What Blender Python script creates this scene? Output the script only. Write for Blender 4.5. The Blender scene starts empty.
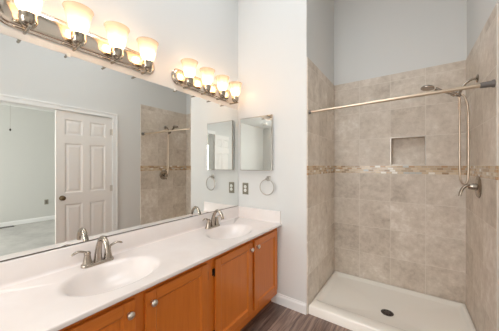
import bpy, bmesh, math, random
from mathutils import Vector, Matrix
R = math.radians
PI = math.pi
scene = bpy.context.scene
C = scene.collection

# ------------------------------------------------------------------ camera
cam_d = bpy.data.cameras.new('camera')
cam = bpy.data.objects.new('camera', cam_d)
C.objects.link(cam)
cam.location = (1.5554, 0.0, 1.3572)
cam.rotation_euler = (R(90), 0, R(34.995))
cam_d.sensor_width = 36.0
cam_d.lens = 227.658 / 499 * 36.0
cam_d.clip_start = 0.02
scene.camera = cam

# ------------------------------------------------------------------ exposure
vs = scene.view_settings
vs.view_transform = 'Standard'
vs.look = 'None'
vs.exposure = -0.13
vs.gamma = 1.0
vs.use_curve_mapping = False

# ------------------------------------------------------------------ light
SKYLIGHT_FILL_W = 30.0
BEDWIN_W = 230.0
REARWIN_FILL_W = 50.0
BULB_W = 1.25
DOME_FILL_W = 24.0
world = bpy.data.worlds.new('world')
scene.world = world
world.use_nodes = True
bg = world.node_tree.nodes['Background']
bg.inputs[0].default_value = (0.9, 0.95, 1.0, 1)
bg.inputs[1].default_value = 1.2
scene.cycles.diffuse_bounces = 8


def area(name, loc, rot, sx, sy, watts, col):
    d = bpy.data.lights.new(name, 'AREA')
    d.shape = 'RECTANGLE'
    d.size, d.size_y = sx, sy
    d.energy = watts
    d.color = col
    o = bpy.data.objects.new(name, d)
    o.location = loc
    o.rotation_euler = rot
    C.objects.link(o)
    return o


# cool fill from an added skylight; daylight through the bedroom windows
area('added_skylight_fill', (0.90, 0.95, 3.78), (0, 0, 0), 1.25, 1.25, SKYLIGHT_FILL_W, (0.88, 0.95, 1.0))
area('bedroom_window_daylight', (4.6, -2.72, 1.45), (R(90), 0, 0), 1.5, 1.5, BEDWIN_W, (1.0, 0.99, 0.96))

area('added_rear_window_fill', (0.72, -2.12, 1.6), (R(90), 0, 0), 1.0, 1.3, REARWIN_FILL_W, (1.0, 0.985, 0.955))  # frontal fill, entering by a rear window added behind the camera

# ------------------------------------------------------------------ materials


def lin(c):
    return tuple((v / 12.92 if v <= 0.04045 else ((v + 0.055) / 1.055) ** 2.4) for v in [x / 255 for x in c]) + (1.0,)


def mat(name, rgb=(200, 200, 200), rough=0.5, metal=0.0, spec=0.5, coat=0.0):
    m = bpy.data.materials.new(name)
    m.use_nodes = True
    b = m.node_tree.nodes['Principled BSDF']
    b.inputs['Base Color'].default_value = lin(rgb)
    b.inputs['Roughness'].default_value = rough
    b.inputs['Metallic'].default_value = metal
    b.inputs['Specular IOR Level'].default_value = spec
    b.inputs['Coat Weight'].default_value = coat
    return m


class NT:
    """small wrapper for node trees"""

    def __init__(s, m):
        s.t = m.node_tree
        s.b = s.t.nodes['Principled BSDF']

    def n(s, typ, **kw):
        x = s.t.nodes.new(typ)
        for k, v in kw.items():
            setattr(x, k, v)
        return x

    def l(s, a, b):
        s.t.links.new(a, b)

    def math(s, op, a, b=None, c=None):
        x = s.n('ShaderNodeMath', operation=op)
        for i, v in enumerate((a, b, c)):
            if v is None:
                continue
            if isinstance(v, (int, float)):
                x.inputs[i].default_value = v
            else:
                s.l(v, x.inputs[i])
        return x.outputs[0]

    def mix(s, fac, a, b):
        x = s.n('ShaderNodeMix', data_type='RGBA')
        for sock, v in ((x.inputs[0], fac), (x.inputs[6], a), (x.inputs[7], b)):
            if isinstance(v, (tuple, list)):
                sock.default_value = v
            elif isinstance(v, (int, float)):
                sock.default_value = v
            else:
                s.l(v, sock)
        return x.outputs[2]

    def ramp(s, fac, stops, interp='LINEAR'):
        x = s.n('ShaderNodeValToRGB')
        x.color_ramp.interpolation = interp
        e = x.color_ramp.elements
        e[0].position, e[0].color = stops[0]
        e[1].position, e[1].color = stops[-1]
        for p, c in stops[1:-1]:
            k = e.new(p)
            k.color = c
        s.l(fac, x.inputs[0])
        return x.outputs[0]

    def obj(s, scale=(1, 1, 1), rot=(0, 0, 0)):
        tc = s.n('ShaderNodeTexCoord')
        mp = s.n('ShaderNodeMapping')
        mp.inputs['Scale'].default_value = scale
        mp.inputs['Rotation'].default_value = rot
        s.l(tc.outputs['Object'], mp.inputs[0])
        return mp.outputs[0]

    def noise(s, vec, scale, detail=4, rough=0.5):
        x = s.n('ShaderNodeTexNoise')
        x.inputs['Scale'].default_value = scale
        x.inputs['Detail'].default_value = detail
        x.inputs['Roughness'].default_value = rough
        s.l(vec, x.inputs['Vector'])
        return x.outputs[0]

    def bump(s, h, strength=0.2, dist=0.002):
        x = s.n('ShaderNodeBump')
        x.inputs['Strength'].default_value = strength
        x.inputs['Distance'].default_value = dist
        s.l(h, x.inputs['Height'])
        s.l(x.outputs[0], s.b.inputs['Normal'])


def paint(name, rgb, rough=0.6):
    m = mat(name, rgb, rough, spec=0.3)
    t = NT(m)
    t.bump(t.noise(t.obj(), 220, 2), 0.08, 0.001)
    return m


M_wall = paint('wall_paint', (217, 217, 215))
M_bedwall = paint('bedroom_paint', (208, 208, 204))
M_ceil = paint('ceiling_paint', (236, 236, 234), 0.8)
M_trim = mat('trim_paint', (236, 236, 235), 0.35)
M_door = mat('door_paint', (232, 228, 224), 0.4)
M_chrome = mat('polished_chrome', (214, 201, 186), 0.12, 1.0)
M_nickel = mat('brushed_nickel', (168, 157, 145), 0.22, 1.0)
M_cup = mat('nickel_cup', (176, 166, 152), 0.17, 1.0)
M_satin = mat('satin_nickel', (178, 172, 164), 0.30, 1.0)
M_knob = mat('knob_nickel', (222, 214, 204), 0.3, 1.0)
M_rod = mat('rod_nickel', (216, 198, 176), 0.36, 1.0)
M_hose = mat('hose_nickel', (200, 184, 166), 0.28, 1.0)
M_pewter = mat('pewter_plate', (150, 144, 130), 0.4, 0.8)
M_plastic = mat('white_plastic', (235, 235, 230), 0.35)
M_rubber = mat('grey_rubber', (104, 99, 96), 0.6)
M_dark = mat('dark_metal', (58, 50, 44), 0.4, 0.7)
M_channel = mat('channel_metal', (110, 100, 92), 0.4, 0.6)
M_drain = mat('drain_metal', (92, 84, 80), 0.45, 0.8)
M_black = mat('dark_slot', (24, 22, 20), 0.7)
M_bronze = mat('antique_bronze', (120, 102, 78), 0.3, 1.0)
M_mirror = mat('mirror_glass', (238, 240, 238), 0.0, 1.0)
M_mirrorback = mat('mirror_edge', (90, 96, 92), 0.3)
M_white = mat('white_enamel', (228, 228, 226), 0.3)
M_pan = mat('white_acrylic', (242, 238, 230), 0.25, coat=0.3)
M_hinge = mat('painted_hinge', (205, 200, 192), 0.35, 0.5)

# cultured marble
M_marble = mat('cultured_marble', (238, 232, 228), 0.24, coat=0.15)
t = NT(M_marble)
f = t.noise(t.obj((1, 1, 1)), 5, 6, 0.6)
t.l(t.ramp(f, [(0.3, lin((227, 217, 212))), (0.7, lin((233, 225, 221)))]), t.b.inputs['Base Color'])


def oak(name, vec_scale, base=1.0):
    m = mat(name, (180, 100, 40), 0.36, coat=0.25)
    t = NT(m)
    v = t.obj(vec_scale)
    a = t.noise(v, 3.0, 6, 0.62)
    b = t.noise(v, 14.0, 3, 0.5)
    f = t.math('ADD', t.math('MULTIPLY', a, 0.7), t.math('MULTIPLY', b, 0.3))
    col = t.ramp(f, [(0.10, lin((188, 98, 24))), (0.44, lin((208, 115, 34))), (0.60, lin((214, 122, 40))), (0.95, lin((228, 142, 60)))])
    t.l(col, t.b.inputs['Base Color'])
    t.bump(b, 0.05, 0.0006)
    return m


M_oakv = oak('honey_oak_upright_grain', (14, 14, 0.9))
M_oakh = oak('honey_oak_level_grain', (14, 0.9, 14))

# vinyl plank floor
M_floor = mat('vinyl_plank', (110, 95, 86), 0.38)
t = NT(M_floor)
tc = t.obj((1, 1, 1), (0, 0, R(90)))
br = t.n('ShaderNodeTexBrick')
br.offset = 0.37
br.inputs['Scale'].default_value = 1.0
br.inputs['Mortar Size'].default_value = 0.0016
br.inputs['Mortar Smooth'].default_value = 0.3
br.inputs['Brick Width'].default_value = 1.2
br.inputs['Row Height'].default_value = 0.15
br.inputs['Color1'].default_value = (0, 0, 0, 1)
br.inputs['Color2'].default_value = (1, 1, 1, 1)
br.inputs['Mortar'].default_value = (0.5, 0.5, 0.5, 1)
t.l(tc, br.inputs['Vector'])
grain = t.noise(t.obj((22, 1.3, 22)), 2.2, 7, 0.65)
g2 = t.math('ADD', t.math('MULTIPLY', grain, 0.8), t.math('MULTIPLY', br.outputs['Color'], 0.2))
col = t.ramp(g2, [(0.28, lin((70, 56, 51))), (0.48, lin((124, 103, 93))), (0.60, lin((158, 135, 122))), (0.75, lin((182, 161, 147)))])
col = t.mix(br.outputs['Fac'], col, lin((48, 40, 38)))
t.l(col, t.b.inputs['Base Color'])
t.bump(grain, 0.15, 0.001)

# carpet
M_carpet = mat('grey_carpet', (188, 186, 182), 0.95, spec=0.1)
t = NT(M_carpet)
f = t.noise(t.obj(), 2.2, 5, 0.7)
t.l(t.ramp(f, [(0.3, lin((172, 170, 167))), (0.7, lin((200, 198, 194)))]), t.b.inputs['Base Color'])
t.bump(t.noise(t.obj(), 260, 2), 0.6, 0.006)

T = 0.305           # tile module
BAND0, BAND1 = 1.268, 1.356


def tile_mat(name, axis, u0, warm=0.0):
    m = mat(name, (165, 152, 140), 0.42)
    t = NT(m)
    tc = t.n('ShaderNodeTexCoord')
    sp = t.n('ShaderNodeSeparateXYZ')
    t.l(tc.outputs['Object'], sp.inputs[0])
    U = sp.outputs[axis]
    Z = sp.outputs[2]
    u = t.math('DIVIDE', t.math('SUBTRACT', U, u0), T)
    hi = t.math('GREATER_THAN', Z, 0.5 * (BAND0 + BAND1))
    base = t.math('ADD', BAND0, t.math('MULTIPLY', hi, BAND1 - BAND0))
    v = t.math('DIVIDE', t.math('SUBTRACT', Z, base), T)
    iu, iv = t.math('FLOOR', u), t.math('FLOOR', v)
    fu, fv = t.math('FRACT', u), t.math('FRACT', v)

    def edge(fr):
        return t.math('MINIMUM', fr, t.math('SUBTRACT', 1.0, fr))
    e = t.math('MINIMUM', edge(fu), edge(fv))
    grout = t.math('LESS_THAN', e, 0.0062)
    cid = t.n('ShaderNodeCombineXYZ')
    t.l(iu, cid.inputs[0]); t.l(iv, cid.inputs[1]); t.l(hi, cid.inputs[2])
    wn = t.n('ShaderNodeTexWhiteNoise', noise_dimensions='3D')
    t.l(cid.outputs[0], wn.inputs['Vector'])
    vm = t.n('ShaderNodeVectorMath', operation='MULTIPLY_ADD')
    t.l(wn.outputs['Color'], vm.inputs[0])
    vm.inputs[1].default_value = (7, 7, 7)
    t.l(tc.outputs['Object'], vm.inputs[2])
    n1 = t.noise(vm.outputs[0], 4.5, 7, 0.62)
    n2 = t.noise(vm.outputs[0], 19, 6, 0.75)
    f = t.math('ADD', t.math('MULTIPLY', n1, 0.50), t.math('MULTIPLY', n2, 0.50))
    f = t.math('ADD', f, t.math('MULTIPLY', t.math('SUBTRACT', wn.outputs['Value'], 0.5), 0.09))
    col = t.ramp(f, [(0.31, lin((172, 158, 143))), (0.45, lin((201, 189, 175))), (0.55, lin((214, 203, 190))), (0.68, lin((235, 228, 219)))])
    col = t.mix(grout, col, lin((222, 214, 203)))
    # mosaic strip
    RH = (BAND1 - BAND0) / 4
    r = t.math('DIVIDE', t.math('SUBTRACT', Z, BAND0), RH)
    ir, fr = t.math('FLOOR', r), t.math('FRACT', r)
    mu = t.math('ADD', t.math('DIVIDE', U, 0.052), t.math('MULTIPLY', ir, 0.37))
    im, fm = t.math('FLOOR', mu), t.math('FRACT', mu)
    c2 = t.n('ShaderNodeCombineXYZ')
    t.l(im, c2.inputs[0]); t.l(ir, c2.inputs[1])
    w2 = t.n('ShaderNodeTexWhiteNoise', noise_dimensions='2D')
    t.l(c2.outputs[0], w2.inputs['Vector'])
    mc = t.ramp(w2.outputs['Value'], [(0.0, lin((164, 138, 110))), (0.12, lin((204, 182, 152))), (0.34, lin((188, 166, 140))), (0.50, lin((214, 196, 170))),
                                     (0.68, lin((194, 194, 190))), (0.74, lin((182, 148, 112))), (0.85, lin((238, 232, 222))), (0.92, lin((206, 186, 158)))], 'CONSTANT')
    g2 = t.math('MAXIMUM', t.math('LESS_THAN', edge(fm), 0.035), t.math('LESS_THAN', edge(fr), 0.07))
    mc = t.mix(g2, mc, lin((198, 184, 166)))
    inb = t.math('MULTIPLY', t.math('GREATER_THAN', Z, BAND0), t.math('LESS_THAN', Z, BAND1))
    col = t.mix(inb, col, mc)
    t.l(col, t.b.inputs['Base Color'])
    rg = t.math('SUBTRACT', 0.45, t.math('MULTIPLY', inb, 0.25))
    t.l(rg, t.b.inputs['Roughness'])
    gg = t.math('SUBTRACT', 1.0, t.math('MAXIMUM', t.math('MULTIPLY', grout, t.math('SUBTRACT', 1.0, inb)), t.math('MULTIPLY', g2, inb)))
    t.bump(gg, 0.3, 0.002)
    return m


M_tile_back = tile_mat('stone_tile_back', 0, 1.084)
M_tile_side = tile_mat('stone_tile_side', 1, 2.91)

# frosted lamp glass and bulb
M_shade = bpy.data.materials.new('frosted_lamp_glass')
M_shade.use_nodes = True
nt = M_shade.node_tree
nt.nodes.remove(nt.nodes['Principled BSDF'])
out = nt.nodes['Material Output']
tl = nt.nodes.new('ShaderNodeBsdfTranslucent'); tl.inputs[0].default_value = (0.62, 0.52, 0.42, 1)
df = nt.nodes.new('ShaderNodeBsdfDiffuse'); df.inputs[0].default_value = (0.80, 0.74, 0.66, 1)
tp = nt.nodes.new('ShaderNodeBsdfTransparent'); tp.inputs[0].default_value = (1, 0.96, 0.9, 1)
m1 = nt.nodes.new('ShaderNodeMixShader'); m1.inputs[0].default_value = 0.25
m2 = nt.nodes.new('ShaderNodeMixShader'); m2.inputs[0].default_value = 0.50
nt.links.new(tl.outputs[0], m1.inputs[1]); nt.links.new(df.outputs[0], m1.inputs[2])
nt.links.new(m1.outputs[0], m2.inputs[1]); nt.links.new(tp.outputs[0], m2.inputs[2])
nt.links.new(m2.outputs[0], out.inputs[0])


def emit(name, rgb, s):
    m = bpy.data.materials.new(name)
    m.use_nodes = True
    b = m.node_tree.nodes['Principled BSDF']
    b.inputs['Base Color'].default_value = (1, 1, 1, 1)
    b.inputs['Emission Color'].default_value = rgb
    b.inputs['Emission Strength'].default_value = s
    return m


BULB_R = 0.024
M_bulb = emit('warm_bulb', (1.0, 0.71, 0.47, 1), BULB_W / (4 * PI * PI * BULB_R ** 2))

M_glass = bpy.data.materials.new('window_glass')
M_glass.use_nodes = True
nt = M_glass.node_tree
nt.nodes.remove(nt.nodes['Principled BSDF'])
tp = nt.nodes.new('ShaderNodeBsdfTransparent')
gl = nt.nodes.new('ShaderNodeBsdfGlossy'); gl.inputs['Roughness'].default_value = 0.02
mx = nt.nodes.new('ShaderNodeMixShader'); mx.inputs[0].default_value = 0.05
nt.links.new(tp.outputs[0], mx.inputs[1]); nt.links.new(gl.outputs[0], mx.inputs[2])
nt.links.new(mx.outputs[0], nt.nodes['Material Output'].inputs[0])

# ------------------------------------------------------------------ mesh helpers


def link(name, bm, mats, parent=None, smooth=None, bevel=0.0, seg=2):
    me = bpy.data.meshes.new(name)
    bmesh.ops.recalc_face_normals(bm, faces=bm.faces[:])
    bm.to_mesh(me)
    bm.free()
    if not isinstance(mats, (list, tuple)):
        mats = [mats]
    for m in mats:
        me.materials.append(m)
    o = bpy.data.objects.new(name, me)
    C.objects.link(o)
    if parent is not None:
        o.parent = parent
    if smooth:
        me.polygons.foreach_set('use_smooth', [True] * len(me.polygons))
        me.set_sharp_from_angle(angle=R(smooth))
    if bevel:
        b = o.modifiers.new('bevel', 'BEVEL')
        b.width = bevel
        b.segments = seg
        b.limit_method = 'ANGLE'
        b.angle_limit = R(40)
    return o


def box(bm, x0, x1, y0, y1, z0, z1, mi=0):
    v = [bm.verts.new(p) for p in ((x0, y0, z0), (x1, y0, z0), (x1, y1, z0), (x0, y1, z0), (x0, y0, z1), (x1, y0, z1), (x1, y1, z1), (x0, y1, z1))]
    for q in ((3, 2, 1, 0), (4, 5, 6, 7), (0, 1, 5, 4), (1, 2, 6, 5), (2, 3, 7, 6), (3, 0, 4, 7)):
        fc = bm.faces.new([v[i] for i in q])
        fc.material_index = mi


def BX(*boxes):
    bm = bmesh.new()
    for b in boxes:
        box(bm, *b)
    return bm


def catmull(pts, n=6):
    P = [Vector(p) for p in pts]
    P = [P[0] * 2 - P[1]] + P + [P[-1] * 2 - P[-2]]
    out = []
    for i in range(1, len(P) - 2):
        for k in range(n):
            s = k / n
            a, b, c, d = P[i - 1], P[i], P[i + 1], P[i + 2]
            out.append(0.5 * ((2 * b) + (c - a) * s + (2 * a - 5 * b + 4 * c - d) * s * s + (3 * b - a - 3 * c + d) * s ** 3))
    out.append(P[-2])
    return out


def tube(bm, pts, rad, seg=14, n=6, flat=1.0, curve=True, mi=0, up=None):
    """tapering tube; rad a number or one per control point; flat squashes along the local up"""
    k = len(pts)
    if not isinstance(rad, (list, tuple)):
        rad = [rad] * k
    if curve and k > 2:
        P = catmull(pts, n)
        Rr = []
        for i in range(k - 1):
            for j in range(n):
                Rr.append(rad[i] + (rad[i + 1] - rad[i]) * j / n)
        Rr.append(rad[-1])
    else:
        P = [Vector(p) for p in pts]
        Rr = list(rad)
    rings = []
    prev = Vector(up) if up else None
    for i, p in enumerate(P):
        d = (P[min(i + 1, len(P) - 1)] - P[max(i - 1, 0)]).normalized()
        if prev is None:
            prev = Vector((0, 0, 1)) if abs(d.z) < 0.9 else Vector((1, 0, 0))
        u = (prev - d * prev.dot(d)).normalized()
        w = d.cross(u)
        prev = u
        rings.append([bm.verts.new(p + (w * math.cos(2 * PI * j / seg) + u * math.sin(2 * PI * j / seg) * flat) * Rr[i]) for j in range(seg)])
    for a, b in zip(rings, rings[1:]):
        for j in range(seg):
            bm.faces.new((a[j], a[(j + 1) % seg], b[(j + 1) % seg], b[j])).material_index = mi
    bm.faces.new(rings[0][::-1]).material_index = mi
    bm.faces.new(rings[-1]).material_index = mi


def lathe(bm, prof, seg=28, M=None, mi=0, cap=True):
    """prof: list of (radius, height) turned about local z; M places it"""
    M = M or Matrix.Identity(4)
    rings = []
    for r, z in prof:
        if r < 1e-6:
            rings.append([bm.verts.new(M @ Vector((0, 0, z)))])
        else:
            rings.append([bm.verts.new(M @ Vector((r * math.cos(2 * PI * j / seg), r * math.sin(2 * PI * j / seg), z))) for j in range(seg)])
    for a, b in zip(rings, rings[1:]):
        for j in range(seg):
            k = (j + 1) % seg
            if len(a) == 1 and len(b) == 1:
                continue
            if len(a) == 1:
                fc = bm.faces.new((a[0], b[k], b[j]))
            elif len(b) == 1:
                fc = bm.faces.new((a[j], a[k], b[0]))
            else:
                fc = bm.faces.new((a[j], a[k], b[k], b[j]))
            fc.material_index = mi
    if cap:
        for rg in (rings[0], rings[-1]):
            if len(rg) > 2:
                bm.faces.new(rg).material_index = mi


def frame_x(p, d):
    """matrix placing local z along direction d at p"""
    q = Vector((0, 0, 1)).rotation_difference(Vector(d).normalized())
    return Matrix.Translation(Vector(p)) @ q.to_matrix().to_4x4()


def torus(bm, M, Rr, r, seg=48, ms=12):
    rings = []
    for i in range(seg):
        a = 2 * PI * i / seg
        rings.append([bm.verts.new(M @ Vector(((Rr + r * math.cos(2 * PI * j / ms)) * math.cos(a), (Rr + r * math.cos(2 * PI * j / ms)) * math.sin(a), r * math.sin(2 * PI * j / ms)))) for j in range(ms)])
    for i in range(seg):
        a, b = rings[i], rings[(i + 1) % seg]
        for j in range(ms):
            bm.faces.new((a[j], a[(j + 1) % ms], b[(j + 1) % ms], b[j]))


def struct(name, bm, m, parent=None, **kw):
    o = link(name, bm, m, parent, **kw)
    if parent is None:
        o['kind'] = 'structure'
    return o


def thing(name, label, cat, loc=(0, 0, 0), rz=0.0, group=None):
    o = bpy.data.objects.new(name, None)
    o.empty_display_size = 0.1
    C.objects.link(o)
    o.location = loc
    o.rotation_euler = (0, 0, rz)
    return tag(o, label, cat, group)


def tag(o, label, cat, group=None):
    o['label'] = label
    o['category'] = cat
    if group:
        o['group'] = group
    return o


def copy_tree(o, kids, parent=None):
    c = o.copy()
    C.objects.link(c)
    c.parent = parent
    for ch in kids.get(o, []):
        copy_tree(ch, kids, c)
    return c


def kid_map():
    k = {}
    for o in C.objects:
        if o.parent:
            k.setdefault(o.parent, []).append(o)
    return k


# ================================================================== THE SETTING
W1, W2 = 0.79, 2.002          # end wall corner, right wall face
YE, YB = 2.0, 2.92            # end wall face, shower back wall face
HT = 3.60                     # tall ceiling over vanity and shower
HL = 2.45                     # low ceiling behind the camera
YR = -1.86                    # wall behind the camera
OY0, OY1, OZ = 0.275, 1.575, 2.05   # doorway to the bedroom
TH = 0.12

struct('floor', BX((-0.1, W2 + 0.05, YR - 0.1, YB + 0.1, -0.1, 0.0)), M_floor)
struct('wall_left', BX((-0.12, 0.0, YR - 0.1, YB + 0.1, 0, HT)), M_wall)
struct('wall_end', BX((0.0, W1, YE, YB + 0.1, 0, HT)), M_wall)
NX0, NX1, NZ0, NZ1 = 1.393, 1.694, 1.362, 1.658     # shower niche
struct('wall_far', BX((W1, NX0, YB, YB + 0.12, 0, HT), (NX1, W2 + TH, YB, YB + 0.12, 0, HT), (NX0, NX1, YB, YB + 0.12, 0, NZ0), (NX0, NX1, YB, YB + 0.12, NZ1, HT),
                      (NX0, NX1, YB + 0.10, YB + 0.12, NZ0, NZ1)), M_wall)
struct('wall_right', BX((W2, W2 + TH, YR - 0.1, OY0, 0, HT), (W2, W2 + TH, OY1, YB, 0, HT), (W2, W2 + TH, OY0, OY1, OZ, HT)), M_wall)
QX0, QX1, QZ0, QZ1 = 0.25, 1.15, 1.0, 2.2  # rear window opening, added out of view to let fill light in
struct('wall_rear', BX((0, QX0, YR - 0.1, YR, 0, HL), (QX1, W2, YR - 0.1, YR, 0, HL), (QX0, QX1, YR - 0.1, YR, 0, QZ0), (QX0, QX1, YR - 0.1, YR, QZ1, HL)), M_wall)
wr = struct('added_rear_window', BX((QX0 - .07, QX0, YR - .1, YR + .015, QZ0 - .07, QZ1 + .07), (QX1, QX1 + .07, YR - .1, YR + .015, QZ0 - .07, QZ1 + .07), (QX0, QX1, YR - .1, YR + .015, QZ1, QZ1 + .07),
                           (QX0, QX1, YR - .1, YR + .03, QZ0 - .07, QZ0), (QX0, QX1, YR - .07, YR - .03, 1.58, 1.62)), M_trim)
struct('window_pane', BX((QX0, QX1, YR - .052, YR - .048, QZ0, QZ1)), M_glass, wr)
struct('wall_bulkhead', BX((0, W2, -0.22, -0.1, HL, HT)), M_wall)
struct('ceiling_low', BX((0, W2, YR, -0.1, HL, HL + 0.1)), M_ceil)
SX0, SX1, SY0, SY1 = 0.30, 1.50, 0.35, 1.55         # opening of the added, unseen skylight that carries the overhead fill
struct('ceiling', BX((0, SX0, -0.1, YB, HT, HT + 0.1), (SX1, W2, -0.1, YB, HT, HT + 0.1), (SX0, SX1, -0.1, SY0, HT, HT + 0.1), (SX0, SX1, SY1, YB, HT, HT + 0.1)), M_ceil)
wn = struct('added_skylight', BX((SX0 - .06, SX0, SY0 - .06, SY1 + .06, HT, HT + 0.14), (SX1, SX1 + .06, SY0 - .06, SY1 + .06, HT, HT + 0.14),
                           (SX0, SX1, SY0 - .06, SY0, HT, HT + 0.14), (SX0, SX1, SY1, SY1 + .06, HT, HT + 0.14)), M_trim)
struct('added_skylight_pane', BX((SX0, SX1, SY0, SY1, HT + 0.12, HT + 0.126)), M_glass, wn)


def side_tile(name, x_wall, x_face, mat_, y0):
    bm = bmesh.new()
    a, b = sorted((x_wall, x_face))
    box(bm, a, b, y0, YB, 0.0, 2.346)
    return struct(name, bm, mat_, bevel=0.003)


side_tile('wall_shower_left', W1, W1 + 0.012, M_tile_side, YE + 0.002)
side_tile('wall_shower_right', W2, W2 - 0.010, M_tile_side, YE - 0.004)
bm = bmesh.new()
ty0, ty1 = YB - 0.0104, YB
xa, xb = W1 + 0.012, W2 - 0.010
box(bm, xa, NX0, ty0, ty1, 0, 2.346); box(bm, NX1, xb, ty0, ty1, 0, 2.346)
box(bm, NX0, NX1, ty0, ty1, 0, NZ0); box(bm, NX0, NX1, ty0, ty1, NZ1, 2.346)
sb = struct('wall_shower_back', bm, M_tile_back)
# tiled lining of the niche and its metal edge trim
nd = 0.088
g = 0.006
bm = BX((NX0, NX1, YB + nd, YB + nd + 0.008, NZ0, NZ1), (NX0, NX0 + g, ty0, YB + nd, NZ0, NZ1), (NX1 - g, NX1, ty0, YB + nd, NZ0, NZ1),
        (NX0 + g, NX1 - g, ty0, YB + nd, NZ0, NZ0 + g), (NX0 + g, NX1 - g, ty0, YB + nd, NZ1 - g, NZ1))
struct('niche_lining', bm, M_tile_back, sb)
e = 0.0025
bm = BX((NX0 - e, NX0 + 0.002, ty0 - .002, ty0, NZ0 - e, NZ1 + e), (NX1 - 0.002, NX1 + e, ty0 - .002, ty0, NZ0 - e, NZ1 + e),
        (NX0, NX1, ty0 - .002, ty0, NZ0 - e, NZ0 + 0.002), (NX0, NX1, ty0 - .002, ty0, NZ1 - 0.002, NZ1 + e))
struct('niche_edge_trim', bm, M_satin, sb)


def baseboard(name, a, b, nrm, h=0.10, th=0.013):
    """moulded board from a to b (floor points) standing out along nrm"""
    prof = [(0, 0), (th, 0), (th, h * 0.72), (th * 0.8, h * 0.80), (th * 0.45, h * 0.88), (th * 0.35, h), (0, h)]
    bm = bmesh.new()
    n = Vector(nrm)
    ends = []
    for p in (a, b):
        ends.append([bm.verts.new(Vector((p[0], p[1], 0)) + n * q + Vector((0, 0, z))) for q, z in prof])
    k = len(prof)
    for i in range(k):
        bm.faces.new((ends[0][i], ends[0][(i + 1) % k], ends[1][(i + 1) % k], ends[1][i]))
    bm.faces.new(ends[0]); bm.faces.new(ends[1][::-1])
    return struct(name, bm, M_trim)


baseboard('baseboard_end', (0.43, YE), (W1, YE), (0, -1, 0))
baseboard('baseboard_right', (W2, OY1 + 0.068), (W2, YE - 0.004), (-1, 0, 0))
baseboard('baseboard_rear', (0.0, YR), (W2, YR), (0, 1, 0))
baseboard('baseboard_left', (0.0, YR + .02), (0.0, 0.08), (1, 0, 0))

# shower pan -------------------------------------------------------
pan = thing('shower_pan', 'low white acrylic shower pan with raised front curb in tiled alcove', 'shower pan', (1.395, 2.45, 0))
PX0, PX1, PY0, PY1 = W1 + 0.013, W2 - 0.011, 2.018, YB - 0.0115
ox, oy = 1.395, 2.45


def rrect(x0, x1, y0, y1, r, n=6):
    pts = []
    for cx, cy, a0 in ((x1 - r, y1 - r, 0), (x0 + r, y1 - r, 90), (x0 + r, y0 + r, 180), (x1 - r, y0 + r, 270)):
        for i in range(n + 1):
            a = R(a0 + 90 * i / n)
            pts.append((cx + r * math.cos(a), cy + r * math.sin(a)))
    return pts


bm = bmesh.new()
rings = []


def ring(pts, zf):
    rings.append([bm.verts.new((x - ox, y - oy, zf(x, y))) for x, y in pts])


def rim(x, y):
    s = max(0.0, min(1.0, (2.20 - y) / 0.06))
    return 0.062 + 0.020 * s


ring(rrect(PX0, PX1, PY0, PY1, 0.004), lambda x, y: 0.0)
ring(rrect(PX0, PX1, PY0, PY1, 0.004), lambda x, y: rim(x, y) - 0.012)
ring(rrect(PX0 + .004, PX1 - .004, PY0 + .004, PY1 - .004, 0.006), lambda x, y: rim(x, y) - 0.003)
ring(rrect(PX0 + .010, PX1 - .010, PY0 + .014, PY1 - .010, 0.008), rim)
ring(rrect(PX0 + .026, PX1 - .026, PY0 + .112, PY1 - .026, 0.02), lambda x, y: rim(x, y))
ring(rrect(PX0 + .036, PX1 - .036, PY0 + .126, PY1 - .036, 0.03), lambda x, y: rim(x, y) - .006)
ring(rrect(PX0 + .050, PX1 - .050, PY0 + .146, PY1 - .050, 0.045), lambda x, y: 0.040)
ring(rrect(PX0 + .072, PX1 - .072, PY0 + .170, PY1 - .072, 0.06), lambda x, y: 0.033)
DX, DY = 1.395, 2.40
n = len(rings[0])
cir = [(DX + 0.052 * math.cos(R(3.6 + 360 * i / n + 0)), DY + 0.052 * math.sin(R(360 * i / n))) for i in range(n)]
# match the circle to the rectangle's points by direction
dirs = [math.atan2(y - DY, x - DX) for x, y in rrect(PX0 + .072, PX1 - .072, PY0 + .170, PY1 - .072, 0.06)]
rings.append([bm.verts.new((DX - ox + 0.052 * math.cos(a), DY - oy + 0.052 * math.sin(a), 0.024)) for a in dirs])
for a, b in zip(rings, rings[1:]):
    for i in range(n):
        bm.faces.new((a[i], a[(i + 1) % n], b[(i + 1) % n], b[i]))
bm.faces.new(rings[-1])
bm.faces.new(rings[0][::-1])
link('basin', bm, M_pan, pan, smooth=50)
bm = bmesh.new()
lathe(bm, [(0.0, 0.0245), (0.049, 0.0245), (0.051, 0.027), (0.047, 0.0285), (0.0, 0.0285)], 32, Matrix.Translation((DX - ox, DY - oy, 0)))
dr = link('drain_cover', bm, M_drain, pan, smooth=40)
dr['label'] = 'dark round drain cover'
bm = bmesh.new()
for i in range(8):
    a = 2 * PI * i / 8
    lathe(bm, [(0.0, 0.0284), (0.007, 0.0284), (0.007, 0.0290), (0.0, 0.0290)], 8, Matrix.Translation((DX - ox + 0.032 * math.cos(a), DY - oy + 0.032 * math.sin(a), 0)))
link('drain_holes', bm, M_black, dr)

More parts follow.
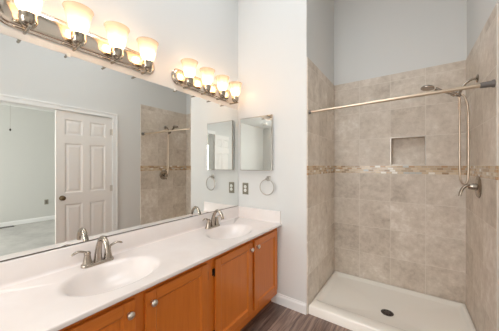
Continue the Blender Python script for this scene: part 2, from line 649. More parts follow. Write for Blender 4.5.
# doorway trim and doors ------------------------------------------------
cw, ct = 0.066, 0.016
bm = bmesh.new()
x0, x1 = W2 - ct, W2
for s, (xa_, xb_) in enumerate(((W2 - ct, W2), (W2 + TH, W2 + TH + ct))):
    box(bm, xa_, xb_, OY0 - cw, OY0, 0, OZ + cw)
    box(bm, xa_, xb_, OY1, OY1 + cw, 0, OZ + cw)
    box(bm, xa_, xb_, OY0, OY1, OZ, OZ + cw)
    # raised outer bead
    q = -0.006 if s == 0 else 0.006
    a_, b_ = sorted((xa_ if s == 0 else xb_, (xa_ if s == 0 else xb_) + q))
    box(bm, a_, b_, OY0 - cw, OY0 - cw + 0.02, 0, OZ + cw)
    box(bm, a_, b_, OY1 + cw - 0.02, OY1 + cw, 0, OZ + cw)
    box(bm, a_, b_, OY0 - cw + .02, OY1 + cw - .02, OZ + cw - 0.02, OZ + cw)
# jamb lining
box(bm, W2, W2 + TH, OY0, OY0 + 0.004, 0, OZ); box(bm, W2, W2 + TH, OY1 - 0.004, OY1, 0, OZ); box(bm, W2, W2 + TH, OY0, OY1, OZ - 0.004, OZ)
struct('trim_1', bm, M_trim)


def panel_leaf(w, h, th):
    """six-panel leaf: local y 0..w from the hinge, x 0..th, z 0..h"""
    st, mid = 0.088, 0.082
    pw = (w - 2 * st - mid) / 2
    ys = [0, st, st + pw, st + pw + mid, w - st, w]
    zs = [0, 0.235, 0.855, 1.0, 1.63, 1.74, 1.935, h]
    bm = bmesh.new()

    def q(pts):
        bm.faces.new([bm.verts.new(p) for p in pts])
    for side in (0, 1):
        X = th if side else 0.0
        sg = -1 if side else 1

        def P(y, z, d):
            return (X + sg * d, y, z)
        for i in range(5):
            for j in range(7):
                a, b, c, d = ys[i], ys[i + 1], zs[j], zs[j + 1]
                if i in (1, 3) and j in (1, 3, 5):
                    lv = [(0, 0), (0.012, 0.009), (0.026, 0.009), (0.046, 0.003)]
                    for (o1, d1), (o2, d2) in zip(lv, lv[1:]):
                        R1 = [(a + o1, c + o1), (b - o1, c + o1), (b - o1, d - o1), (a + o1, d - o1)]
                        R2 = [(a + o2, c + o2), (b - o2, c + o2), (b - o2, d - o2), (a + o2, d - o2)]
                        for k in range(4):
                            m = (k + 1) % 4
                            q([P(*R1[k], d1), P(*R1[m], d1), P(*R2[m], d2), P(*R2[k], d2)])
                    o = lv[-1][0]
                    q([P(a + o, c + o, lv[-1][1]), P(b - o, c + o, lv[-1][1]), P(b - o, d - o, lv[-1][1]), P(a + o, d - o, lv[-1][1])])
                else:
                    q([P(a, c, 0), P(b, c, 0), P(b, d, 0), P(a, d, 0)])
    for ya, yb in ((0, 0), (w, w)):
        for j in range(7):
            q([(0, ya, zs[j]), (th, ya, zs[j]), (th, ya, zs[j + 1]), (0, ya, zs[j + 1])])
    for z in (0, h):
        for i in range(5):
            q([(0, ys[i], z), (th, ys[i], z), (th, ys[i + 1], z), (0, ys[i + 1], z)])
    bmesh.ops.remove_doubles(bm, verts=bm.verts[:], dist=1e-5)
    return bm


LW, LH, LT = 0.643, 2.03, 0.035


def door(name, loc, rz, mirror):
    root = struct(name, panel_leaf(LW, LH, LT), M_door)
    root.location = loc
    root.rotation_euler = (0, 0, rz)
    for s in (0, 1):
        bm = bmesh.new()
        d = (-1, 0, 0) if s == 0 else (1, 0, 0)
        Mx = frame_x((0 if s == 0 else LT, LW - 0.06, 0.94), d)
        lathe(bm, [(0.0, 0.0), (0.030, 0.0), (0.031, 0.004), (0.026, 0.008), (0.012, 0.010), (0.010, 0.028), (0.018, 0.034), (0.026, 0.042), (0.028, 0.050), (0.024, 0.058), (0.012, 0.063), (0.0, 0.064)], 24, Mx)
        k = link('door_knob', bm, M_bronze, root, smooth=50)
        k['label'] = 'aged bronze door knob'
    for z in (0.25, 1.02, 1.83):
        bm = bmesh.new()
        hx = -0.006 if mirror else LT + 0.006
        tube(bm, [(hx, -0.004, z - 0.045), (hx, -0.004, z + 0.045)], 0.006, 10, curve=False)
        xx = sorted((hx * 0.3 if mirror else LT, hx))
        box(bm, xx[0], xx[1] + (0 if mirror else 0), -0.0015, 0.028, z - 0.042, z + 0.042)
        link('door_hinge', bm, M_hinge, root)
    return root


# closed leaf (far half of the opening), hinged beside the shower end; open leaf folded back on the wall
d1 = door('door_1', (W2 + 0.004 + LT, OY1 - 0.006, 0.01), R(180), False)
d2 = door('door_2', (W2 - 0.028, OY0 - 0.004, 0.01), R(186.5) + 0.0, False)

# the bedroom beyond ---------------------------------------------------
BX1, BY0, BY1, BH = 5.81, -2.45, 3.3, 2.70
bx0 = W2 + TH
struct('floor_bedroom', BX((W2 + 0.05, BX1 + .1, BY0 - .1, BY1 + .1, -0.1, 0.0)), M_carpet)
struct('ceiling_bedroom', BX((bx0, BX1 + .1, BY0 - .1, BY1 + .1, BH, BH + 0.1)), M_ceil)
struct('wall_bedroom_far', BX((BX1, BX1 + 0.1, BY0 - .1, BY1 + .1, 0, BH)), M_bedwall)
struct('wall_bedroom_right', BX((bx0, BX1, BY1, BY1 + .1, 0, BH)), M_bedwall)
wx0, wx1, wz0, wz1 = 3.75, 5.45, 0.55, 2.2
struct('wall_bedroom_left', BX((bx0, wx0, BY0 - .1, BY0, 0, BH), (wx1, BX1, BY0 - .1, BY0, 0, BH), (wx0, wx1, BY0 - .1, BY0, 0, wz0), (wx0, wx1, BY0 - .1, BY0, wz1, BH)), M_bedwall)
baseboard('baseboard_bedroom_far', (BX1, BY0), (BX1, BY1), (-1, 0, 0))
baseboard('baseboard_bedroom_left', (bx0, BY0), (BX1 - .014, BY0), (0, 1, 0))
bm = BX((wx0, wx1, BY0 - .09, BY0 + .015, wz0, wz0 + .05), (wx0, wx1, BY0 - .09, BY0 + .015, wz1 - .05, wz1), (wx0, wx0 + .05, BY0 - .09, BY0 + .015, wz0 + .05, wz1 - .05), (wx1 - .05, wx1, BY0 - .09, BY0 + .015, wz0 + .05, wz1 - .05),
        ((wx0 + wx1) / 2 - .03, (wx0 + wx1) / 2 + .03, BY0 - .09, BY0, wz0 + .05, wz1 - .05), (wx0 + .05, (wx0 + wx1) / 2 - .03, BY0 - .07, BY0 - .03, 1.36, 1.40), ((wx0 + wx1) / 2 + .03, wx1 - .05, BY0 - .07, BY0 - .03, 1.36, 1.40))
w2_ = struct('window_2', bm, M_trim)
struct('window_pane', BX((wx0 + .05, wx1 - .05, BY0 - .055, BY0 - .05, wz0 + .05, wz1 - .05)), M_glass, w2_)

# ================================================================== VANITY
CT = 0.794          # counter top height
VY0, VY1 = 0.10, 1.998
FX = 0.488          # face frame front
DX0, DX1 = FX, 0.508  # door thickness


def cabinet_door(parent, y0, y1, z0, z1, knob_y, hinge_y, oy_):
    fw = 0.056
    bm = bmesh.new()
    a, b = y0 - oy_, y1 - oy_
    xf, xb_ = DX1, DX0 + 0.0008
    box(bm, xb_, xf, a, a + fw, z0, z1, 0); box(bm, xb_, xf, b - fw, b, z0, z1, 0)
    box(bm, xb_, xf, a + fw, b - fw, z0, z0 + fw, 1); box(bm, xb_, xf, a + fw, b - fw, z1 - fw, z1, 1)
    dr = link('door', bm, [M_oakv, M_oakh], parent, bevel=0.004)
    bm = bmesh.new()
    # flat panel with a small sticking bevel round it
    i0, i1, j0, j1 = a + fw, b - fw, z0 + fw, z1 - fw
    s = 0.009
    xo, xi = xf - 0.003, xf - 0.010
    o_ = [bm.verts.new((xo, y, z)) for y, z in ((i0, j0), (i1, j0), (i1, j1), (i0, j1))]
    n_ = [bm.verts.new((xi, y, z)) for y, z in ((i0 + s, j0 + s), (i1 - s, j0 + s), (i1 - s, j1 - s), (i0 + s, j1 - s))]
    k_ = [bm.verts.new((xb_ + .002, y, z)) for y, z in ((i0, j0), (i1, j0), (i1, j1), (i0, j1))]
    for k in range(4):
        m = (k + 1) % 4
        bm.faces.new((o_[k], o_[m], n_[m], n_[k])); bm.faces.new((k_[k], k_[m], o_[m], o_[k]))
    bm.faces.new(n_); bm.faces.new(k_[::-1])
    link('door_panel', bm, M_oakv, dr)
    bm = bmesh.new()
    lathe(bm, [(0.0, 0.0), (0.008, 0.0), (0.0075, 0.010), (0.010, 0.014), (0.0165, 0.019), (0.0175, 0.024), (0.015, 0.029), (0.008, 0.0325), (0.0, 0.033)], 20, frame_x((xf, knob_y - oy_, 0.680), (1, 0, 0)))
    kn = link('door_knob', bm, M_knob, dr, smooth=50)
    kn['label'] = 'round satin nickel knob'
    for hz in (z1 - 0.085, z0 + 0.085):
        bm = bmesh.new()
        hy = hinge_y - oy_
        sg = 1 if hinge_y > 0.5 * (y0 + y1) else -1
        tube(bm, [(DX0 + .009, hy + sg * .004, hz - .026), (DX0 + .009, hy + sg * .004, hz + .026)], 0.0048, 8, curve=False)
        ya, yb = sorted((hy + sg * .004, hy + sg * .016))
        box(bm, DX0 + 0.0005, DX0 + .003, ya, yb, hz - .022, hz + .022)
        h = link('hinge', bm, M_dark, dr)
        h['label'] = 'small dark exposed hinge'
    return dr


def vanity_unit(label, y0, y1, doors, ex=0.0):
    oy_ = 0.5 * (y0 + y1)
    root = thing('vanity_cabinet', label, 'cabinet', (0, oy_, 0), 0, 'honey oak vanity cabinets')
    a, b = y0 - oy_, y1 - oy_
    bm = bmesh.new()
    zt, zb = 0.770, 0.092
    box(bm, 0.004, FX - .019, a, a + .016, zb, zt); box(bm, 0.004, FX - .019, b - .016, b, zb, zt)
    box(bm, 0.004, FX - .019, a + .016, b - .016, zb, zb + .016); box(bm, 0.004, 0.012, a + .016, b - .016, zb + .016, zt)
    link('cabinet_body', bm, M_oakv, root)
    bm = bmesh.new()
    # face frame: stiles and rails
    z1r, z0r = doors[0][3], doors[0][2]
    f0, f1 = FX - 0.019, FX
    ys = [(a, doors[0][0] - oy_ + .012), (doors[0][1] - oy_ - .012, doors[1][0] - oy_ + .012), (doors[1][1] - oy_ - .012, b)]
    for p, q_ in ys:
        box(bm, f0, f1, p, q_, zb, zt, 0)
    for (p, q_) in ((ys[0][1], ys[1][0]), (ys[1][1], ys[2][0])):
        box(bm, f0, f1, p, q_, z1r - .012, zt, 1)
        box(bm, f0, f1, p, q_, zb, z0r + .012, 1)
    link('face_frame', bm, [M_oakv, M_oakh], root)
    bm = BX((0.405, 0.420, a, b, 0.0, zb))
    link('toe_kick', bm, M_oakh, root)
    for d in doors:
        cabinet_door(root, *d, oy_)
    return root


ZB, ZT = 0.150, 0.733
YM = 1.072
va = vanity_unit('honey oak vanity cabinet at the near end under the left basin', VY0, YM - .0005,
                 [(0.135, 0.568, ZB, ZT, 0.535, 0.135), (0.618, 1.038, ZB, ZT, 0.650, 1.038)])
vb = vanity_unit('honey oak vanity cabinet beside the grey end wall under the right basin', YM + .0005, VY1 - .002,
                 [(1.108, 1.538, ZB, ZT, 1.508, 1.108), (1.572, 1.972, ZB, ZT, 1.602, 1.972)])

# countertop with two integral bowls
OYC = 1.05
top = thing('countertop', 'long white cultured marble vanity countertop with two integral oval basins', 'countertop', (0, OYC, CT))
CX1 = 0.534
TY0, TY1 = 0.085, 1.9985
bowls = [(0.292, 0.575, 0.178, 0.238), (0.292, 1.512, 0.178, 0.238)]     # x, y, semi x, semi y
ymid = 0.5 * (bowls[0][1] + bowls[1][1])
bm = bmesh.new()
TX0 = 0.0065
thick = 0.023
for (bx, by, rx, ry), (ya, yb) in zip(bowls, ((TY0, ymid), (ymid, TY1))):
    angs = [2 * PI * i / 64 for i in range(64)]
    for px, py in ((TX0, ya), (CX1, ya), (CX1, yb), (TX0, yb)):
        angs.append(math.atan2(py - by, px - bx) % (2 * PI))
    angs = sorted(set(round(a, 6) for a in angs))
    rects, lips = [], []
    for an in angs:
        c_, s_ = math.cos(an), math.sin(an)
        ks = []
        if c_ > 1e-9: ks.append((CX1 - bx) / c_)
        if c_ < -1e-9: ks.append((TX0 - bx) / c_)
        if s_ > 1e-9: ks.append((yb - by) / s_)
        if s_ < -1e-9: ks.append((ya - by) / s_)
        k = min(ks)
        rects.append(bm.verts.new((bx + k * c_, by + k * s_ - OYC, 0)))
    n = len(angs)
    # ellipse rings: flat rim, rolled lip, bowl
    prof = [(1.05, 0.0), (1.0, -0.0008), (0.965, -0.003), (0.93, -0.0068), (0.89, -0.0136), (0.84, -0.0255), (0.77, -0.0442), (0.66, -0.068), (0.52, -0.0884), (0.34, -0.102), (0.11, -0.1071)]
    loops = [rects]
    for sc, z in prof:
        lp = []
        for an in angs:
            c_, s_ = math.cos(an), math.sin(an)
            r_ = 1 / math.sqrt((c_ / rx) ** 2 + (s_ / ry) ** 2)
            if sc < 0.3:
                r_ = 0.024 / sc
            lp.append(bm.verts.new((bx + r_ * sc * c_, by + r_ * sc * s_ - OYC, z)))
        loops.append(lp)
    for A, B in zip(loops, loops[1:]):
        for i in range(n):
            bm.faces.new((A[i], A[(i + 1) % n], B[(i + 1) % n], B[i]))
    bm.faces.new(loops[-1])
bmesh.ops.remove_doubles(bm, verts=bm.verts[:], dist=1e-5)
# front edge, ends, underside rim
y0_, y1_ = TY0 - OYC, TY1 - OYC


def quad(*p):
    bm.faces.new([bm.verts.new(x) for x in p])


er = 0.006
pr = [(CX1, 0.0), (CX1 + er * .7, -er * .3), (CX1 + er, -er), (CX1 + er, -thick + .003), (CX1 + er - .003, -thick), (CX1 - 0.03, -thick)]
for (xa_, za_), (xb_, zb_) in zip(pr, pr[1:]):
    quad((xa_, y0_, za_), (xa_, y1_, za_), (xb_, y1_, zb_), (xb_, y0_, zb_))
for yy in (y0_, y1_):
    quad(*[(x, yy, z) for x, z in pr], (TX0, yy, -thick), (TX0, yy, 0))
bmesh.ops.remove_doubles(bm, verts=bm.verts[:], dist=1e-5)
link('deck', bm, M_marble, top, smooth=45)


def splash(name, along, a, b, off, h, th, m):
    """upstand with a coved foot; off is the wall plane, extends along y or x"""
    prof = [(0, 0.0), (th + .016, 0.0), (th + .008, .0025), (th + .003, .008), (th, .017), (th, h - .005), (th - .003, h - .001), (th - .006, h), (0, h)]
    bm = bmesh.new()
    ends = []
    for p in (a, b):
        if along == 'y':
            ends.append([bm.verts.new((off + q_, p - OYC, z + .0004)) for q_, z in prof])
        else:
            ends.append([bm.verts.new((p, off - q_ - OYC, z + .0004)) for q_, z in prof])
    k = len(prof)
    for i in range(k):
        bm.faces.new((ends[0][i], ends[0][(i + 1) % k], ends[1][(i + 1) % k], ends[1][i]))
    bm.faces.new(ends[0]); bm.faces.new(ends[1])
    return link(name, bm, m, top, smooth=50)


splash('backsplash', 'y', TY0, TY1 - .001, 0.0005, 0.114, 0.018, M_marble)
splash('side_splash', 'x', 0.019, CX1 - .004, YE - .0005, 0.114, 0.018, M_marble)
for bx, by, rx, ry in bowls:
    bm = bmesh.new()
    lathe(bm, [(0.0, 0.003), (0.012, 0.003), (0.013, 0.001), (0.024, 0.0035), (0.026, 0.001), (0.024, -0.004)], 24, Matrix.Translation((bx, by - OYC, -0.1055)))
    d = link('basin_drain', bm, M_chrome, top, smooth=40)
    d['label'] = 'round chrome basin drain'

# ================================================================== FAUCETS
fa = thing('faucet', 'brushed nickel two-handle faucet behind the left basin, nearest the camera', 'faucet', (0.085, bowls[0][1], CT), 0, 'faucets on the vanity top')
bm = bmesh.new()
lo = rrect(-.027, .027, -.083, .083, .024, 8)
prof = [(1.0, 0.0), (1.0, 0.008), (0.94, 0.013), (0.80, 0.016)]
rg = []
for s, z in prof:
    rg.append([bm.verts.new((x * s, (y if s == 1 else y * (1 - (1 - s) * .35)), z + .0005)) for x, y in lo])
for a_, b_ in zip(rg, rg[1:]):
    for i in range(len(lo)):
        bm.faces.new((a_[i], a_[(i + 1) % len(lo)], b_[(i + 1) % len(lo)], b_[i]))
bm.faces.new(rg[0]); bm.faces.new(rg[-1])
link('base_plate', bm, M_nickel, fa, smooth=40)
for s in (-1, 1):
    bm = bmesh.new()
    lathe(bm, [(0.0, 0.012), (0.0245, 0.012), (0.0225, 0.022), (0.0185, 0.042), (0.0155, 0.060), (0.0150, 0.066), (0.0165, 0.069), (0.0160, 0.077), (0.011, 0.083), (0.0, 0.085)], 24, Matrix.Translation((0, s * .053, 0)))
    hb = link('handle_body', bm, M_nickel, fa, smooth=45)
    bm = bmesh.new()
    tube(bm, [(0, s * .053, .074), (.004, s * .074, .088), (.008, s * .100, .096), (.010, s * .122, .090), (.010, s * .130, .085)], [.0115, .0100, .0095, .0092, .006], 12, 6, flat=0.62)
    link('handle_lever', bm, M_nickel, hb, smooth=60)
bm = bmesh.new()
tube(bm, [(0, 0, .012), (.003, 0, .06), (.018, 0, .114), (.048, 0, .152), (.082, 0, .153), (.110, 0, .126), (.124, 0, .086)], [.0230, .0180, .0145, .0135, .0138, .0138, .0130], 18, 7)
link('spout', bm, M_nickel, fa, smooth=60)
bm = bmesh.new()
tube(bm, [(-.021, 0, .012), (-.021, 0, .055)], .0028, 8, curve=False)
lathe(bm, [(0, 0), (.005, .001), (.006, .005), (.004, .009), (0, .010)], 12, Matrix.Translation((-.021, 0, .054)))
link('lift_rod', bm, M_nickel, fa, smooth=50)
km = kid_map()
fb = copy_tree(fa, km)
fb.location = (0.085, bowls[1][1], CT)
fb['label'] = 'brushed nickel two-handle faucet behind the right basin, close to the end wall'

# ================================================================== WALL MIRROR
mi = thing('wall_mirror', 'large frameless mirror on the left wall above the whole vanity', 'mirror', (0, 1.03, 0.911))
my0, my1, mz0, mz1 = 0.07 - 1.03, 1.992 - 1.03, 0.0, 1.058
bm = bmesh.new()
box(bm, 0.0008, 0.0060, my0, my1, mz0, mz1)
bm.faces.ensure_lookup_table()
bm.normal_update()
for fc in bm.faces:
    if fc.normal.x < 0.9:
        fc.material_index = 1
link('mirror_glass', bm, [M_mirror, M_mirrorback], mi)
ck = link('bottom_channel', BX((0.0062, 0.0095, my0, my1, mz0, mz0 + .0035)), M_channel, mi)
ck['label'] = 'thin dark channel under the mirror'
for y in (0.46, 1.16, 1.70):
    bm = BX((0.0008, 0.0085, y - 1.03 - .008, y - 1.03 + .008, 1.0585, 1.070), (0.0063, 0.0085, y - 1.03 - .008, y - 1.03 + .008, 1.050, 1.0585))
    c_ = link('mirror_clip', bm, M_plastic, mi)
    c_['label'] = 'small clear mirror clip'

# ================================================================== VANITY LIGHTS
def vanity_light(yc, label):
    root = thing('vanity_light', label, 'light fixture', (0, yc, 2.083), 0, 'four-light bars above the mirror')
    # back plate: long rounded bar with stepped edge
    bm = bmesh.new()
    L, H = 0.405, 0.067
    rg = []
    for s, x in ((0.0, 0.0008), (0.0, 0.006), (0.004, 0.010), (0.010, 0.011), (0.013, 0.016), (0.022, 0.021), (0.036, 0.024)):
        pts = rrect(-L + s, L - s, -H + s, H - s, max(0.064 - s, .01), 10)
        rg.append([bm.verts.new((x, y, z)) for y, z in pts])
    for a_, b_ in zip(rg, rg[1:]):
        for i in range(len(a_)):
            bm.faces.new((a_[i], a_[(i + 1) % len(a_)], b_[(i + 1) % len(a_)], b_[i]))
    bm.faces.new(rg[0]); bm.faces.new(rg[-1])
    link('back_plate', bm, M_chrome, root, smooth=35)
    for k in range(4):
        y = (k - 1.5) * 0.199
        zc = -0.043
        bm = bmesh.new()
        # curved arm out of the plate and the cup with its finial
        tube(bm, [(0.018, y, zc - .038), (0.060, y, zc - .040), (0.122, y, zc - .040), (0.126, y, zc - .040)], [0.0065, 0.0065, 0.0065, 0.004], 12, 4)
        lathe(bm, [(0.0, -0.036), (0.012, -0.035), (0.023, -0.028), (0.031, -0.016), (0.0345, -0.002), (0.0350, 0.010), (0.0335, 0.020), (0.0340, 0.022), (0.0340, 0.026), (0.030, 0.026), (0.0, 0.022)], 28, Matrix.Translation((0.092, y, zc)))
        cup = link('lamp_cup', bm, M_cup, root, smooth=45)
        bm = bmesh.new()
        pf = [(0.022, 0.0265), (0.033, 0.036), (0.044, 0.058), (0.050, 0.086), (0.055, 0.118), (0.064, 0.148), (0.070, 0.160)]
        inn = [(r - .003, z) for r, z in pf[::-1]]
        lathe(bm, pf + inn, 32, Matrix.Translation((0.092, y, zc)), cap=False)
        sh = link('lamp_shade', bm, M_shade, cup, smooth=60)
        sh['label'] = 'frosted glass bell shade, lit'
        bm = bmesh.new()
        Rb = BULB_R
        lathe(bm, [(0.0, .024), (0.012, 0.025), (0.0125, 0.040), (0.017, 0.052), (0.022, 0.064), (Rb, 0.078), (0.0215, 0.092), (0.014, 0.101), (0.0, 0.105)], 20, Matrix.Translation((0.092, y, zc)))
        link('light_bulb', bm, M_bulb, cup, smooth=60)
    return root


vanity_light(0.578, 'chrome four-light vanity bar above the near half of the mirror, partly out of frame')
vanity_light(1.537, 'chrome four-light vanity bar above the mirror beside the end wall corner')

# ================================================================== END WALL THINGS
mc = thing('medicine_cabinet', 'mirrored medicine cabinet on the grey end wall above the outlet', 'medicine cabinet', (0.257, YE - .0008, 1.583))
hx, hz = 0.197, 0.278
dp = 0.025
bm = BX((-hx + .006, hx - .006, -dp, 0.0, -hz + .006, hz - .006))
link('cabinet_body', bm, M_white, mc)
bm = BX((-hx, hx, -dp - .013, -dp - .0005, -hz, hz))
dd = link('mirror_door', bm, M_satin, mc)
bm = bmesh.new()
f_ = 0.006
box(bm, -hx + f_, hx - f_, -dp - .0145, -dp - .0131, -hz + f_, hz - f_)
link('mirror_glass', bm, M_mirror, dd)
for s in (-1, 1):
    bm = bmesh.new()
    tube(bm, [(hx - .008, -dp - .012, s * hz), (hx - .008, -dp - .012, s * (hz + .004))], .004, 8, curve=False)
    link('hinge_pin', bm, M_satin, dd)

op = thing('outlet_plate', 'pewter duplex outlet plate below the medicine cabinet', 'outlet', (0.103, YE - .0005, 1.108))
bm = bmesh.new()
pts = [rrect(-.038, .038, -.062, .062, .004, 3), rrect(-.038, .038, -.062, .062, .004, 3), rrect(-.034, .034, -.058, .058, .004, 3)]
rg = [[bm.verts.new((x, y_, z)) for x, z in p] for p, y_ in zip(pts, (0, -.003, -.006))]
for a_, b_ in zip(rg, rg[1:]):
    for i in range(len(a_)):
        bm.faces.new((a_[i], a_[(i + 1) % len(a_)], b_[(i + 1) % len(a_)], b_[i]))
bm.faces.new(rg[0]); bm.faces.new(rg[-1])
link('cover_plate', bm, M_pewter, op)
for s in (-1, 1):
    bm = bmesh.new()
    lathe(bm, [(0, 0.0), (.0172, 0.0), (.0172, .0022), (.0160, .003), (0, .003)], 24, frame_x((0, -.0058, s * .0195), (0, -1, 0)))
    rc = link('receptacle', bm, M_plastic, op, smooth=40)
    rc['label'] = 'white round receptacle face'
    bm = BX((-.0075, -.0055, -.0092, -.0087, s * .0195 - .001, s * .0195 + .007), (.0055, .0075, -.0092, -.0087, s * .0195 - .001, s * .0195 + .006), (-.002, .002, -.0092, -.0087, s * .0195 - .010, s * .0195 - .006))
    link('slots', bm, M_black, rc)

tr = thing('towel_ring', 'round satin nickel towel ring on the end wall beneath the medicine cabinet', 'towel ring', (0.395, YE - .0005, 1.225))
bm = bmesh.new()
pts = [(1.0, 0.0), (1.0, -.006), (.8, -.010), (.55, -.012), (.45, -.030), (.5, -.040), (.5, -.050)]
rg = [[bm.verts.new((x * s, y_, z * s)) for x, z in rrect(-.024, .024, -.024, .024, .010, 4)] for s, y_ in pts]
for a_, b_ in zip(rg, rg[1:]):
    for i in range(len(a_)):
        bm.faces.new((a_[i], a_[(i + 1) % len(a_)], b_[(i + 1) % len(a_)], b_[i]))
bm.faces.new(rg[0]); bm.faces.new(rg[-1])
link('wall_post', bm, M_satin, tr, smooth=40)
bm = bmesh.new()
torus(bm, Matrix.Translation((0, -.040, -.084)) @ Matrix.Rotation(R(90), 4, 'X') @ Matrix.Rotation(R(4), 4, 'Y'), 0.077, 0.0048, 56, 10)
link('ring', bm, M_satin, tr, smooth=60)

# ================================================================== SHOWER FITTINGS
FXW = W2 - 0.0105     # right tile face
RY, RZ = 2.030, 1.857
LXF = W1 + 0.0125
rod = thing('shower_rod', 'straight nickel tension curtain rod spanning the shower opening', 'curtain rod', (1.39, RY, RZ))
rod.rotation_euler = (0, R(-1.0), 0)
bm = bmesh.new(); tube(bm, [(LXF + .004 - 1.39, 0, 0), (1.33 - 1.39, 0, 0)], 0.0105, 16, curve=False); link('inner_tube', bm, M_rod, rod, smooth=40)
bm = bmesh.new(); tube(bm, [(1.31 - 1.39, 0, 0), (FXW - .01 - 1.39, 0, 0)], 0.0128, 16, curve=False); link('outer_tube', bm, M_rod, rod, smooth=40)
bm = bmesh.new(); lathe(bm, [(0, 0), (.0175, 0), (.0175, .006), (.0135, .018), (.0135, .022), (0, .022)], 20, frame_x((LXF - 1.39, 0, 0), (1, 0, 0)))
q = link('end_cap', bm, M_rubber, rod, smooth=40); q['label'] = 'grey rubber end cap'
bm = bmesh.new(); lathe(bm, [(0, 0), (.024, 0), (.024, .008), (.020, .014), (.018, .055), (.0165, .065), (0, .065)], 20, frame_x((FXW - 1.39, 0, 0), (-1, 0, 0)))
q = link('end_cap', bm, M_rubber, rod, smooth=40); q['label'] = 'grey rubber end cap'

SY = 2.448
sh = thing('hand_shower', 'nickel hand shower on a bent wall arm with a long looped hose', 'hand shower', (FXW, SY, 2.03))


def L(x, z, dy=0.0):
    return (x - FXW, dy, z - 2.03)


bm = bmesh.new(); lathe(bm, [(0, 0), (.030, 0), (.031, .003), (.026, .008), (.014, .012), (0, .012)], 24, frame_x((0, 0, 0), (-1, 0, 0))); link('flange', bm, M_nickel, sh, smooth=40)
bm = bmesh.new(); tube(bm, [L(FXW - .008, 2.03), L(1.955, 2.028), L(1.925, 2.008), L(1.897, 1.970), L(1.885, 1.950)], .0095, 14, 6); link('shower_arm', bm, M_nickel, sh, smooth=60)
bm = bmesh.new()
tube(bm, [L(1.889, 1.958), L(1.876, 1.930)], .017, 16, curve=False)
tube(bm, [L(1.893, 1.930), L(1.845, 1.928)], .015, 16, curve=False)
tube(bm, [L(1.862, 1.925, -.001), L(1.840, 1.940, -.001)], [.018, .016], 16, curve=False)
link('holder_bracket', bm, M_nickel, sh, smooth=40)
bm = bmesh.new()
tube(bm, [L(1.892, 1.905, -.004), L(1.868, 1.924, -.006), L(1.820, 1.948, -.01), L(1.772, 1.972, -.012), L(1.735, 1.995, -.014)], [.011, .0125, .0125, .0125, .016], 16, 5)
hd = link('handset_handle', bm, M_nickel, sh, smooth=60)
bm = bmesh.new()
ax = Vector((-0.14, -0.10, -1)).normalized()
lathe(bm, [(0, -.014), (.020, -.013), (.040, -.006), (.047, .002), (.047, .011), (.043, .013), (.040, .0125), (0, .0125)], 28, frame_x((1.685 - FXW, -.015, 2.014 - 2.03), ax))
link('spray_head', bm, M_nickel, hd, smooth=45)
bm = bmesh.new()
tube(bm, [L(1.880, 1.912, -.004), L(1.887, 1.870, -.004), L(1.887, 1.74, -.004), L(1.887, 1.58, -.004), L(1.887, 1.42, -.004), L(1.889, 1.27, -.003), L(1.897, 1.225, -.002), L(1.913, 1.210, .001), L(1.929, 1.225, .003), L(1.937, 1.27, .004), L(1.939, 1.42, .005), L(1.939, 1.58, .005), L(1.939, 1.72, .005), L(1.934, 1.83, .004), L(1.916, 1.90, .002), L(1.893, 1.93, .001)], .0072, 12, 6)
link('hose', bm, M_hose, sh, smooth=60)

vl = thing('shower_valve', 'nickel round shower valve with a drooping lever on the right tile wall', 'shower valve', (FXW, 2.418, 1.194))
bm = bmesh.new(); lathe(bm, [(0, 0), (.083, 0), (.084, .003), (.078, .009), (.050, .014), (.036, .016), (0, .016)], 36, frame_x((0, 0, 0), (-1, 0, 0))); link('escutcheon', bm, M_nickel, vl, smooth=40)
bm = bmesh.new(); lathe(bm, [(0, .014), (.027, .014), (.025, .036), (.021, .054), (.016, .060), (0, .062)], 24, frame_x((0, 0, 0), (-1, 0, 0))); link('hub', bm, M_nickel, vl, smooth=40)
bm = bmesh.new(); tube(bm, [(-.044, -.002, .004), (-.070, -.010, .006), (-.092, -.018, -.014), (-.106, -.024, -.046), (-.112, -.027, -.076)], [.017, .0145, .0125, .0120, .010], 14, 6, flat=.8); link('lever', bm, M_nickel, vl, smooth=60)

# ================================================================== BEDROOM THINGS SEEN IN THE MIRROR
bo = thing('outlet_plate', 'small grey outlet plate low on the bedroom wall, seen in the mirror', 'outlet', (BX1 - .0005, 1.735, 0.455))
link('cover_plate', BX((-.006, 0, -.038, .038, -.060, .060)), M_pewter, bo, bevel=.003)
for s in (-1, 1):
    bm = bmesh.new(); lathe(bm, [(0, 0), (.0172, 0), (.0160, .003), (0, .003)], 20, frame_x((-.006, 0, s * .0195), (-1, 0, 0)))
    link('receptacle', bm, M_rubber, bo, smooth=40)
fv = thing('floor_register', 'dark metal floor vent in the carpet by the bedroom baseboard', 'floor vent', (BX1 - .11, 0.95, 0.0005))
link('grille_frame', BX((-.06, .06, -.20, -.185, 0, .008), (-.06, .06, .185, .20, 0, .008), (-.06, -.045, -.185, .185, 0, .008), (.045, .06, -.185, .185, 0, .008)), M_dark, fv)
bm = bmesh.new()
for i in range(12):
    y = -.17 + i * .031
    box(bm, -.044, .044, y - .006, y + .006, 0.001, .006)
link('louvers', bm, M_dark, fv)

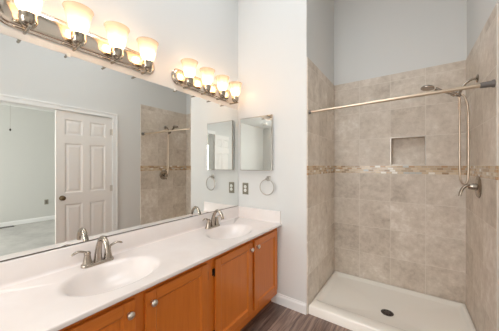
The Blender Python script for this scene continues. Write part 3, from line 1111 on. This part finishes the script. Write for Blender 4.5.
cf = thing('ceiling_fan', 'white ceiling fan in the bedroom with a pull chain hanging into the doorway view', 'ceiling fan', (4.0, 0.84, BH))
bm = bmesh.new(); lathe(bm, [(0, -.0005), (.075, -.0005), (.07, -.03), (.03, -.05), (.012, -.055), (.012, -.10), (0, -.10)], 24); link('canopy', bm, M_white, cf, smooth=40)
bm = bmesh.new(); lathe(bm, [(0, -.095), (.06, -.10), (.11, -.12), (.115, -.17), (.08, -.20), (.05, -.205), (0, -.205)], 28); link('motor_housing', bm, M_white, cf, smooth=40)
for k in range(5):
    bm = BX((.10, .60, -.062, .062, -.004, .004))
    bmesh.ops.rotate(bm, verts=bm.verts[:], cent=(0, 0, 0), matrix=Matrix.Rotation(R(11), 3, 'X'))
    bmesh.ops.rotate(bm, verts=bm.verts[:], cent=(0, 0, 0), matrix=Matrix.Rotation(R(72 * k + 20), 3, 'Z'))
    bmesh.ops.translate(bm, verts=bm.verts[:], vec=(0, 0, -.165))
    link('blade', bm, M_white, cf, bevel=.003)
bm = bmesh.new(); lathe(bm, [(0, -.20), (.075, -.205), (.105, -.235), (.10, -.27), (.06, -.30), (0, -.31)], 28); link('light_bowl', bm, M_plastic, cf, smooth=50)
bm = bmesh.new(); tube(bm, [(.02, .0, -.30), (.02, .0, -.715)], .0022, 8, curve=False)
ch = link('pull_chain', bm, M_satin, cf)
bm = bmesh.new(); lathe(bm, [(0, 0), (.006, .004), (.013, .022), (.013, .032), (.004, .046), (0, .047)], 14, Matrix.Translation((.02, 0, -.758)))
q = link('pull_knob', bm, M_dark, ch, smooth=50); q['label'] = 'dark pull knob'

sd = thing('smoke_detector', 'round white smoke detector on the low ceiling, seen in the medicine cabinet mirror', 'smoke detector', (1.55, -1.2, HL))
bm = bmesh.new(); lathe(bm, [(0, -.0005), (.062, -.0005), (.064, -.01), (.058, -.028), (.035, -.034), (0, -.034)], 28); link('housing', bm, M_plastic, sd, smooth=40)
bm = bmesh.new(); lathe(bm, [(.030, -.0335), (.040, -.0335), (.039, -.036), (.031, -.036)], 24, cap=False); q = link('vent_ring', bm, M_rubber, sd, smooth=40)

dl = thing('added_ceiling_light', 'added round frosted dome on the low ceiling behind the camera, for fill light', 'added fill light', (0.55, -1.2, HL))  # dome added out of view to brighten the rear of the room
bm = bmesh.new(); lathe(bm, [(0, -.0005), (.16, -.0005), (.165, -.012), (.155, -.024), (0, -.024)], 36); link('base_ring', bm, M_satin, dl, smooth=40)
bm = bmesh.new(); lathe(bm, [(.150, -.024), (.148, -.045), (.125, -.075), (.085, -.097), (.040, -.107), (0, -.109)], 36)
link('fill_dome', bm, emit('dome_fill_glow', (1.0, 0.96, 0.91, 1), DOME_FILL_W / (PI * PI * .155 ** 2 * 1.6)), dl, smooth=60)
